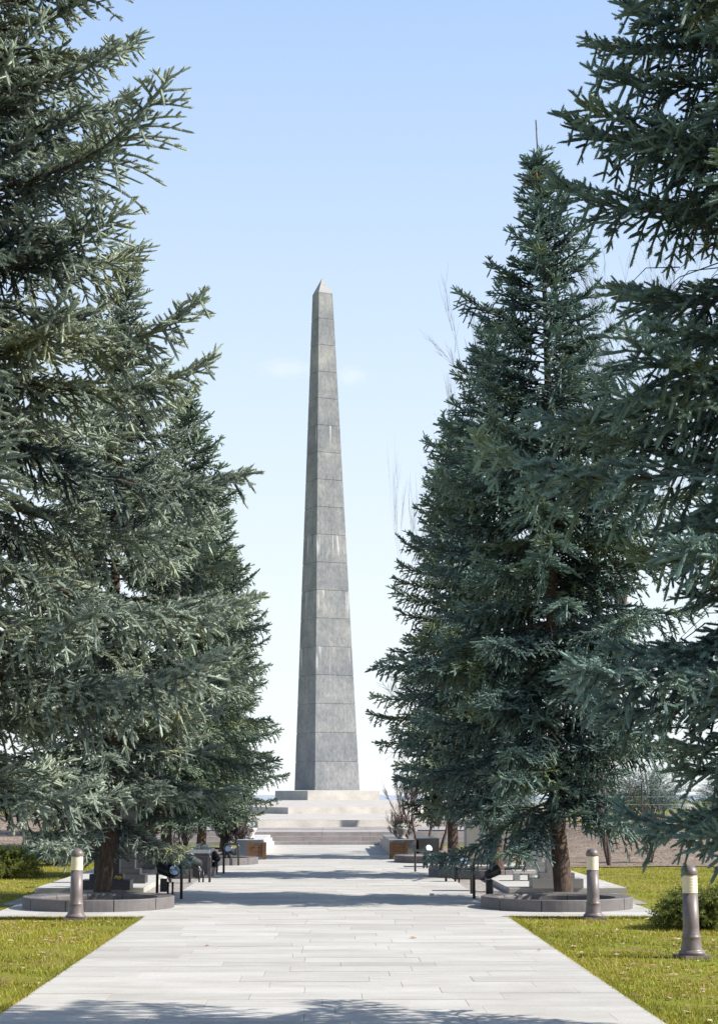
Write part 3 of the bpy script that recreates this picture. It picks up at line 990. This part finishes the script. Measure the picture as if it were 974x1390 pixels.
    return tri_mesh('crown', V, TT), bmT, branches, prof

def tree_obj(mesh, bmT, loc, label, mat, tilt=(0, 0), rz=0.0, cat='spruce'):
    e = empty('spruce_tree', loc, label, cat, 'spruce trees lining the path', rz)
    e.rotation_euler = (tilt[0], tilt[1], rz)
    put('crown', mesh, mat, e)
    bm_obj('trunk', bmT, M['bark'], e, True)
    return e

def top_tilt(base, u_top, v_top, H):
    """tilt that carries a tree's tip towards the photograph's pixel"""
    t = yp(u_top, v_top, base.y)
    return math.atan2(t.x - base.x, H)

# variant A: near blue spruce with rising tips (left edge)
pl = yp(-94, 1300, 15)
HA = 12.6
mA, tA, _, _ = spruce('A', 11, HA, 3.3, .68, 1.75, tip=.75, density=.98, droop=.9, trunk_r=.14, rclamp=.66, K=32, sc=.72)
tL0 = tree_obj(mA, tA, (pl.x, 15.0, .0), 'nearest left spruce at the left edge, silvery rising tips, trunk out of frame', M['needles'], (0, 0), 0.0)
# variant B: right, visible top
bR1 = gp(765, 1221, .05)
hB = yp(725, 164, bR1.y).z
mB, tB, brB, prB = spruce('B', 23, hB, 3.3, .60, 1.46, tip=.34, density=1.08, droop=1.1, leader=1.0, topslope=4.4, trunk_r=.13)
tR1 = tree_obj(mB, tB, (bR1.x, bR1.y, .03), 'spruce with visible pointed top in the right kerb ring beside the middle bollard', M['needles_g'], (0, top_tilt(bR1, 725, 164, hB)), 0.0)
# cones near the two visible tops
def cone_bm():
    bm = bmesh.new()
    lathe(bm, [(0, 0), (.012, -.004), (.017, -.03), (.017, -.06), (.011, -.095), (0, -.11)], 8)
    return bm
cone0 = None
rr = random.Random(5)
for k in range(16):
    zc = hB - rr.uniform(1.0, 2.2)
    a = rr.uniform(math.pi * .9, 2.1 * math.pi); rad = rr.uniform(.15, .45)
    if cone0 is None:
        cone0 = bm_obj('cone', cone_bm(), M['cone'], tR1, True); c = cone0
    else:
        c = cone0.copy(); COL.objects.link(c)
    c.location = (rad * math.cos(a), rad * math.sin(a), zc)

# variant C: shorter and fuller
bR3 = gp(615, 1166, .0)
hC = yp(609, 578, bR3.y).z
mC, tC, _, _ = spruce('C', 37, hC, 2.75,   .62, 1.4, tip=.4, density=1.05, droop=1.0, leader=.6, trunk_r=.13, K=14, sc=.85)
tR3 = tree_obj(mC, tC, (bR3.x, bR3.y, .0), 'third spruce on the right with thin leader, beside the stairs', M['needles_y'], (0, top_tilt(bR3, 609, 578, hC)), 0.0)

def dup_tree(src, loc, label, H_src, v_top, u_top, rz, wide=1.0, mat=None):
    c = copy_tree(src, loc, rz, label)
    loc = Vector(loc)
    hz = yp(u_top, v_top, loc.y)
    s = (hz.z - loc.z) / H_src
    c.scale = (s * wide, s * wide, s)
    c.rotation_euler = (0, 0, rz)
    lean = math.atan2(hz.x - loc.x, hz.z - loc.z)
    c.rotation_euler = (Matrix.Rotation(lean, 3, 'Y') @ Matrix.Rotation(rz, 3, 'Z')).to_euler()
    if mat:
        for k in kids(c):
            if k.name.startswith('crown'):
                k.data = k.data.copy(); k.data.materials.clear(); k.data.materials.append(mat)
    return c
HB, HC = hB, hC
bR2 = gp(676, 1189, .05)
dup_tree(tR3, (bR2.x, bR2.y + .3, .03), 'second right spruce, brown trunk before the big slab monument', HC, 430, 655, 2.2, .98, M['needles_g'])
bL1 = gp(138, 1222, .05)
dup_tree(tR1, (bL1.x, bL1.y, .03), 'blue spruce in the nearest left kerb ring behind the left bollard, slender tip with cones', HB, 315, 180, 3.9, 1.08, M['needles'])
bL2 = gp(226, 1187, .05)
dup_tree(tR3, (bL2.x, bL2.y, .03), 'second left spruce, trunk before the long dark tomb', HC, 520, 255, 1.1, 1.0)
bL3 = gp(272, 1168, 0)
dup_tree(tR3, (bL3.x, bL3.y, .0), 'third left spruce standing behind the dark tomb', HC, 640, 290, 3.4, 1.0)
bL4 = gp(303, 1157, 0)
dup_tree(tR3, (bL4.x, bL4.y, .0), 'fourth left spruce nearest to the stairs', HC, 735, 318, 5.0, 1.0)
mD, tD, _, _ = spruce('D', 51, 11.8, 2.6, .62, 1.5, tip=.45, density=.98, droop=1.0, trunk_r=.16, K=32, rclamp=.68, sc=.72)
pr = yp(1098, 1300, 12.0)
tR0 = tree_obj(mD, tD, (pr.x, 12.0, 0), 'nearest right spruce at the right edge, only its left hand branches in the picture', M['needles_g'], (0, 0), 0.9)
# ------------------------------------------------------------------ bare trees and shrubs
def bare(name, seed, loc, H, r, label, depth=5, spread=.55, group='bare deciduous trees behind the spruces', twig=None, kids_n=3, stems=1, cat='bare tree', mat=None, first=None, rmax=.2):
    rr = random.Random(seed)
    e = empty(name, loc, label, cat, group)
    bt, bc = bmesh.new(), bmesh.new()
    def grow(p, d, L, rad, dep):
        pts = [p]; q = p.copy(); dd = d.copy(); n = 4 if dep > 1 else 3
        for i in range(n):
            dd = (dd + Vector((rr.gauss(0, .12), rr.gauss(0, .12), rr.gauss(.05, .08)))).normalized()
            q = q + dd * (L / n); pts.append(q.copy())
        rads = [rad * (1 - .45 * i / n) for i in range(n + 1)]
        tube(bt if dep >= depth - 0 else bc, pts, rads, 7 if dep >= depth - 1 else (5 if dep > 2 else 3), False)
        if dep == 0: return
        k = kids_n + (1 if dep < 3 else 0)
        for j in range(k):
            t = rr.uniform(.35, 1.0) if j else 1.0
            i = min(int(t * n), n)
            ax = dd.orthogonal().normalized(); ax.rotate(Matrix.Rotation(rr.random() * 6.28, 3, dd))
            nd = (dd * math.cos(spread) + ax * math.sin(spread) * rr.uniform(.6, 1.3)).normalized()
            grow(pts[i], nd, L * rr.uniform(.55, .8), max(rads[i] * .6, .006), dep - 1)
    for s in range(stems):
        sg = .16 if stems > 1 else .03
        d = Vector((rr.gauss(0, sg), rr.gauss(0, sg), 1)).normalized()
        if first: d = Vector(first).normalized()
        grow(Vector((rr.gauss(0, .05) * (stems > 1), 0, 0)), d, H * .36, r, depth)
    zm = max(v.co.z for v in bc.verts); f = H / zm
    for q in (bt, bc):
        for v in q.verts:
            v.co = v.co * f
            r_ = math.hypot(v.co.x, v.co.y)
            if r_ > 1e-4:
                k_ = rmax * H * math.tanh(r_ / (rmax * H)) / r_
                v.co.x *= k_; v.co.y *= k_
    bm_obj('trunk', bt, mat or M['twig_bark'], e, True)
    bm_obj('crown', bc, mat or M['twig_bark'], e, True)
    return e
p = yp(815, 1120, 66); bare('bare_tree', 4, (p.x, 66, .5), 24.5, .2, 'tall bare tree whose twigs show above the right spruces', 6, .33)
p = yp(685, 1120, 62); bare('bare_tree', 21, (p.x, 62, .5), 20.0, .17, 'bare tree with buds showing left and right of the pointed spruce top', 6, .27)
p = yp(595, 1120, 64); bare('bare_tree', 15, (p.x, 64, .5), 9.4, .16, 'bare tree whose branch reaches left towards the obelisk', 5, .6, rmax=.42)
p = yp(556, 1130, 66); bare('bare_shrub', 6, (p.x, 66, .45), 2.1, .025, 'reddish bare bush right of the obelisk plinth', 4, .26, 'bare shrubs', stems=5, cat='bare shrub', rmax=.5)
mt = M['twig_bark']
for i, (u, v, h, lab) in enumerate(((563, 1150, 3.2, 'thin forked bare sapling right of the right planter box'),
                                    (581, 1147, 3.0, 'slender bare sapling between planter box and third right spruce'),
                                    (598, 1149, 3.0, 'dark bare sapling close to the third right spruce trunk'))):
    p = gp(u, v, .2)
    bare('bare_sapling', 30 + i, (p.x, p.y, .1), h * .85, .05, lab, 4, .27, 'bare saplings by the stairs', rmax=.4, cat='sapling', stems=2 if i == 0 else 1)
p = gp(825, 1176, 0); bare('bare_sapling', 44, (p.x, p.y, 0), 3.0, .045, 'two stemmed bare sapling on the brown slope right of the middle bollard', 4, .5, 'bare saplings by the stairs', rmax=.4, cat='sapling', stems=2)
labs = ['bare brown bush left of the second left spruce trunk', 'bare brown bush between the second and third left spruce trunks', 'bare brown bush behind the farthest left floodlight', 'bare brown bush beside the left planter box', 'bare twiggy bush left of the left stele', 'low bare bush at the foot of the right stairs wall', 'bare bush between slab monument and slim stele', 'bare bush on the brown slope at far right']
for i, (u, v, h) in enumerate(((196, 1163, 1.5), (250, 1160, 1.6), (305, 1158, 1.4), (328, 1156, 1.1), (120, 1166, 1.6), (548, 1153, 1.3), (700, 1158, 1.5), (880, 1167, 1.5))):
    p = gp(u, v, .1)
    bare('bare_shrub', 60 + i, (p.x, p.y, ground_h(p.x, p.y)), h, .018, labs[i], 4, .45, 'bare shrubs', stems=7, cat='bare shrub', rmax=.5)
# low dark wall behind the saplings on both sides
for s, lab in ((1, 'low dark wall behind the saplings right of the stairs'), (-1, 'low dark wall behind the bushes left of the stairs')):
    a, b = sorted((s * 2.9, s * 9.0))
    bm = bmesh.new(); box(bm, a, b, 59.6, 60, -.2, .45)
    o = bm_obj('low_wall', bm, M['granite_dark'], bevel=.01)
    o.name = 'low_wall'; tag(o, lab, 'low wall')
# slats fence far right
p0 = 61.0
e = empty('wire_fence', (5.5, p0, 0), 'thin wire fence crossing the brown slope behind the right lawn', 'fence')
for k in range(9):
    bm = bmesh.new(); x = k * 2.4; tube(bm, [(x, 0, 0.3), (x, 0, 1.9)], .03, 6); bm_obj('post', bm, M['dark_tube'], e)
bm = bmesh.new()
for z in (1.0, 1.25, 1.5, 1.75, 1.88): tube(bm, [(0, 0, z), (9.6, 0, z - .02), (19.2, 0, z)], .008, 4)
bm_obj('wire', bm, M['steel'], e)

# evergreen shrubs
def juniper(seed, loc, rx, h, label, mat='juniper', name='juniper_bush', K=9, n=260):
    rng = np.random.default_rng(seed)
    e = empty(name, loc, label, 'evergreen bush', 'evergreen bushes on the lawn')
    P, D, L, T = [], [], [], []
    bs = bmesh.new()
    for i in range(n):
        a = rng.random() * 6.28; el = math.acos(rng.uniform(0.05, .98)); r = rng.uniform(.75, 1.05)
        tip = np.array([math.cos(a) * math.sin(el) * rx * r, math.sin(a) * math.sin(el) * rx * r, math.cos(el) * h * r + .03])
        st = np.array([tip[0] * .15, tip[1] * .15, 0.0])
        m = 12
        t = np.linspace(.25, 1, m)
        pts = st + (tip - st) * t[:, None]; pts[:, 2] += .18 * h * np.sin(np.pi * t)
        d = norm(np.gradient(pts, axis=0))
        for q in range(3):
            dd = norm(d + rng.normal(0, .55, (m, 3)))
            P.append(pts); D.append(dd); L.append(rng.uniform(.06, .13, m)); T.append(rng.uniform(.1, 1, m) * t)
        if i < 30: tube(bs, [tuple(st), tuple(pts[m // 2]), tuple(pts[-1])], [.012, .007, .002], 4, False)
    V, TT = needles(rng, np.concatenate(P), np.concatenate(D), np.concatenate(L), K, .03, .006, np.concatenate(T))
    put('foliage', tri_mesh('foliage', V, TT), M[mat], e)
    bm_obj('stem', bs, M['bark'], e)
p = gp(962, 1263); juniper(1, (p.x, p.y + .3, 0), .62, .48, 'yellow green juniper bush behind the nearest right bollard')
p = gp(12, 1192); juniper(2, (p.x, p.y, 0), .62, .55, 'yellow green juniper bush at the left edge of the lawn')
p = gp(75, 1175); juniper(3, (p.x, p.y, 0), .9, .8, 'dark evergreen bush behind the lawn left of the left bollard', 'needles_g')

for sg, side_ in ((1, 'right'), (-1, 'left')):
    src = None
    for k in range(6):
        x = sg * (6.6 + k * 2.7 + .5 * math.sin(k * 2.1)); y = 68 + 1.2 * math.sin(k * 1.7 + sg)
        if src is None:
            before = set(bpy.data.objects)
            juniper(20 + sg, (x, y, ground_h(x, y) - .1), 1.7, 2.0, 'dark evergreen bush in the far row behind the brown slope at ' + side_, 'needles_g', K=8, n=420)
            src = [o for o in bpy.data.objects if o not in before and o.parent is None][0]
            src['group'] = 'far row of evergreen bushes at ' + side_
        else:
            c = copy_tree(src, (x, y, ground_h(x, y) - .1), k * 1.3)
            c.scale = (1, 1, .85 + .1 * (k % 3))

# ------------------------------------------------------------------ lawn blades, leaves
def scatter(n, regions, seed):
    rng = np.random.default_rng(seed)
    out = []
    ar = np.array([(b - a) * (d - c) * w for a, b, c, d, w in regions]); ar = ar / ar.sum()
    for (a, b, c, d, w), f in zip(regions, ar):
        m = int(n * f)
        out.append(np.stack([rng.uniform(a, b, m), rng.uniform(c, d, m), np.zeros(m)], -1))
    return rng, np.concatenate(out)
XP = 2.36
regs = [(XP, 6.0, 12.2, yA0 - .02, 1.0), (-6.0, -XP, 12.2, yA0 - .02, 1.0), (4.9, 9.5, yA0, 41, .5), (-9.5, -4.8, yA0, 45, .4), (XP, 3.0, 38, 41, .3), (-3, -XP, 38, 46, .3)]
rng, P = scatter(300000, regs, 3)
edge = []
for (x_, w_) in ((2.352, .10), (-2.352, .10)):
    m_ = 9000
    edge.append(np.stack([x_ + np.sign(x_) * np.abs(rng.normal(0, w_ * .5, m_)) - np.sign(x_) * .015, rng.uniform(12.2, yA0, m_), np.zeros(m_)], -1))
for sg in (-1, 1):
    m_ = 5000
    edge.append(np.stack([sg * rng.uniform(2.36, XR, m_), yA0 - np.abs(rng.normal(0, .04, m_)) + .02, np.zeros(m_)], -1))
# clumpy cover
k = np.sin(P[:, 0] * 3.1 + np.sin(P[:, 1] * 2.3) * 1.5) + np.sin(P[:, 1] * 4.1 + np.sin(P[:, 0] * 5.3)) + .8 * np.sin(P[:, 0] * 9.7 + P[:, 1] * 7.1)
P = P[(k + rng.normal(0, 1.0, len(P))) > -.25]
P = np.concatenate([P] + edge)
n = len(P)
P[:, 2] = np.array([ground_h(x, y) for x, y in P[:, :2]])
a = rng.random(n) * 6.28; lean = rng.uniform(.2, .9, n); h = rng.uniform(.014, .042, n); h[-28000:] *= 1.25
dx = np.stack([np.cos(a), np.sin(a), np.zeros(n)], -1); sx = np.stack([-np.sin(a), np.cos(a), np.zeros(n)], -1)
V = np.empty((n, 3, 3)); w = .0045
V[:, 0] = P - sx * w; V[:, 1] = P + sx * w; V[:, 2] = P + dx * (h * lean)[:, None] + np.array([0, 0, 1]) * h[:, None]
tt = np.clip(rng.beta(1.6, 2.4, n) + .18 * np.sin(P[:, 0] * 1.7 + P[:, 1] * .9), 0, 1)
tag(put('grass', tri_mesh('grass', V.reshape(-1, 3), tt), M['blades']), 'short yellow green spring grass on the lawns', 'grass', kind='stuff')
def leaves(n, regions, seed, size=(.018, .045)):
    rng, P = scatter(n, regions, seed)
    bmv = []
    T = rng.random(len(P))
    V = np.empty((len(P) * 2, 3, 3))
    for i, p in enumerate(P):
        a = rng.random() * 6.28; s = rng.uniform(*size); z = ground_h(p[0], p[1]) + .012
        c, q = math.cos(a), math.sin(a)
        A_ = (p[0] - c * s, p[1] - q * s, z + rng.uniform(0, .012)); B_ = (p[0] + c * s, p[1] + q * s, z + rng.uniform(0, .014))
        C_ = (p[0] - q * s * .55, p[1] + c * s * .55, z + rng.uniform(0.0, .02)); D_ = (p[0] + q * s * .55, p[1] - c * s * .55, z + .004)
        V[2 * i] = (A_, D_, B_); V[2 * i + 1] = (A_, B_, C_)
    return tri_mesh('fallen_leaves', V.reshape(-1, 3), np.repeat(T, 2))
def leaf_mat():
    m, nt, b = new_mat('dry leaves')
    at = nt.nodes.new('ShaderNodeAttribute'); at.attribute_name = 'tint'
    nt.links.new(ramp(nt, at.outputs['Fac'], [(0, (.14, .07, .035)), (.5, (.3, .19, .1)), (1, (.45, .36, .26))]), b.inputs['Base Color'])
    b.inputs['Roughness'].default_value = .8
    return m
M['leaf'] = leaf_mat()
tag(put('fallen_leaves', leaves(2600, regs[:2] + [(4.9, 9.5, yA0, 41, .3), (-9.5, -4.8, yA0, 45, .3)], 8), M['leaf']), 'dry brown leaves scattered over the grass', 'fallen leaves', kind='stuff')
tag(put('leaf_litter', leaves(9000, [(5.2, 14, 41.5, 60, 1), (-14, -5.2, 45.5, 60, .8), (2.5, 5.2, 42, 55, .8), (-5.2, -2.5, 46.5, 55, .8)], 9, (.03, .07)), M['leaf']), 'brown leaf litter on the bare soil beyond the lawns', 'leaf litter', kind='stuff')
# single leaf on the path
def leaf_obj(u, v, s, label):
    p = gp(u, v, .03)
    bm = bmesh.new()
    pts = [(0, -1, 0), (.45, -.5, .12), (.3, -.1, .05), (.6, .3, .2), (.2, .4, .1), (0, 1, .15), (-.2, .4, .1), (-.6, .3, .25), (-.3, -.1, .05), (-.45, -.5, .1)]
    c = bm.verts.new((0, 0, 0.02)); vs = [bm.verts.new((x * s, y * s, z * s + .004)) for x, y, z in pts]
    for i in range(len(vs)): bm.faces.new((c, vs[i], vs[(i + 1) % len(vs)]))
    o = bm_obj('fallen_leaf', bm, simple('orange brown leaf', (.35, .15, .06), .8)); o.location = (p.x, p.y, .032); o.rotation_euler = (0, 0, u)
    tag(o, label, 'leaf', 'single fallen leaves on the path')
leaf_obj(560, 1274, .055, 'largest orange brown leaf lying on the pale path, right of centre')
leaf_obj(281, 1285, .03, 'small brown leaf on the path near its left edge')
leaf_obj(731, 1291, .03, 'small brown leaf at the right edge of the path near the camera')

# ------------------------------------------------------------------ light and sky
SUN_EL, SUN_AZ = R(37), R(100)          # azimuth clockwise from +Y (the viewing direction)
sd = Vector((math.sin(SUN_AZ) * math.cos(SUN_EL), math.cos(SUN_AZ) * math.cos(SUN_EL), math.sin(SUN_EL)))
sl = bpy.data.lights.new('sun', 'SUN'); sl.energy = 5.0; sl.angle = R(.53); sl.color = (1.0, .955, .88)
so = bpy.data.objects.new('sun', sl); COL.objects.link(so)
so.rotation_euler = sd.to_track_quat('Z', 'Y').to_euler(); so.location = (60, -6, 60)
w = bpy.data.worlds.new('World'); scn.world = w; w.use_nodes = True
nt = w.node_tree
bg = nt.nodes['Background']; bg.inputs['Strength'].default_value = .10
sky = nt.nodes.new('ShaderNodeTexSky'); sky.sky_type = 'NISHITA'; sky.sun_disc = False
sky.sun_elevation = SUN_EL; sky.sun_rotation = SUN_AZ
sky.altitude = 150; sky.air_density = 1.0; sky.dust_density = 0.8; sky.ozone_density = 1.6
tc = nt.nodes.new('ShaderNodeTexCoord')
def puff(u, v, rx, rz_, seed):
    d = ray(u, v)
    sub = nt.nodes.new('ShaderNodeVectorMath'); sub.operation = 'SUBTRACT'
    nt.links.new(tc.outputs['Generated'], sub.inputs[0]); sub.inputs[1].default_value = d
    sc = nt.nodes.new('ShaderNodeVectorMath'); sc.operation = 'MULTIPLY'
    nt.links.new(sub.outputs[0], sc.inputs[0]); sc.inputs[1].default_value = (1 / rx, 1 / rx, 1 / rz_)
    ln = nt.nodes.new('ShaderNodeVectorMath'); ln.operation = 'LENGTH'; nt.links.new(sc.outputs[0], ln.inputs[0])
    no = noise(nt, sc.outputs[0], 1.6 + seed * .2, 5, .6)
    f = mth(nt, 'SUBTRACT', mth(nt, 'ADD', no, .35), mth(nt, 'MULTIPLY', ln.outputs['Value'], .62), True)
    return mth(nt, 'MULTIPLY', f, 1.5, True)
cl = mth(nt, 'MAXIMUM', puff(388, 500, .013, .0045, 1), puff(476, 510, .008, .0045, 2))
sx_ = nt.nodes.new('ShaderNodeSeparateXYZ'); nt.links.new(tc.outputs['Generated'], sx_.inputs[0])
veil = ramp(nt, sx_.outputs['Z'], [(0.0, (.95, .95, .95)), (0.45, (.7, .7, .7)), (.8, (0, 0, 0))])
tone = ramp(nt, sx_.outputs['Z'], [(0.0, (.50, .53, .56)), (0.10, (.46, .51, .565)), (0.22, (.39, .47, .58)), (.42, (.27, .385, .59)), (1, (.12, .22, .5))])
tone = mixc(nt, 1.0, tone, (12.2, 12.0, 11.6), 'MULTIPLY')
skyc = mixc(nt, veil, sky.outputs['Color'], tone)
skyc = mixc(nt, mth(nt, 'MULTIPLY', cl, .36), skyc, (5.9, 6.1, 6.3))
nt.links.new(skyc, bg.inputs['Color'])

scn.view_settings.view_transform = 'Standard'
scn.view_settings.look = 'None'
scn.view_settings.gamma = 1
scn.view_settings.exposure = 0.75
scn.cycles.max_bounces = 6
scn.cycles.diffuse_bounces = 2
scn.cycles.transmission_bounces = 2
scn.cycles.transparent_max_bounces = 4
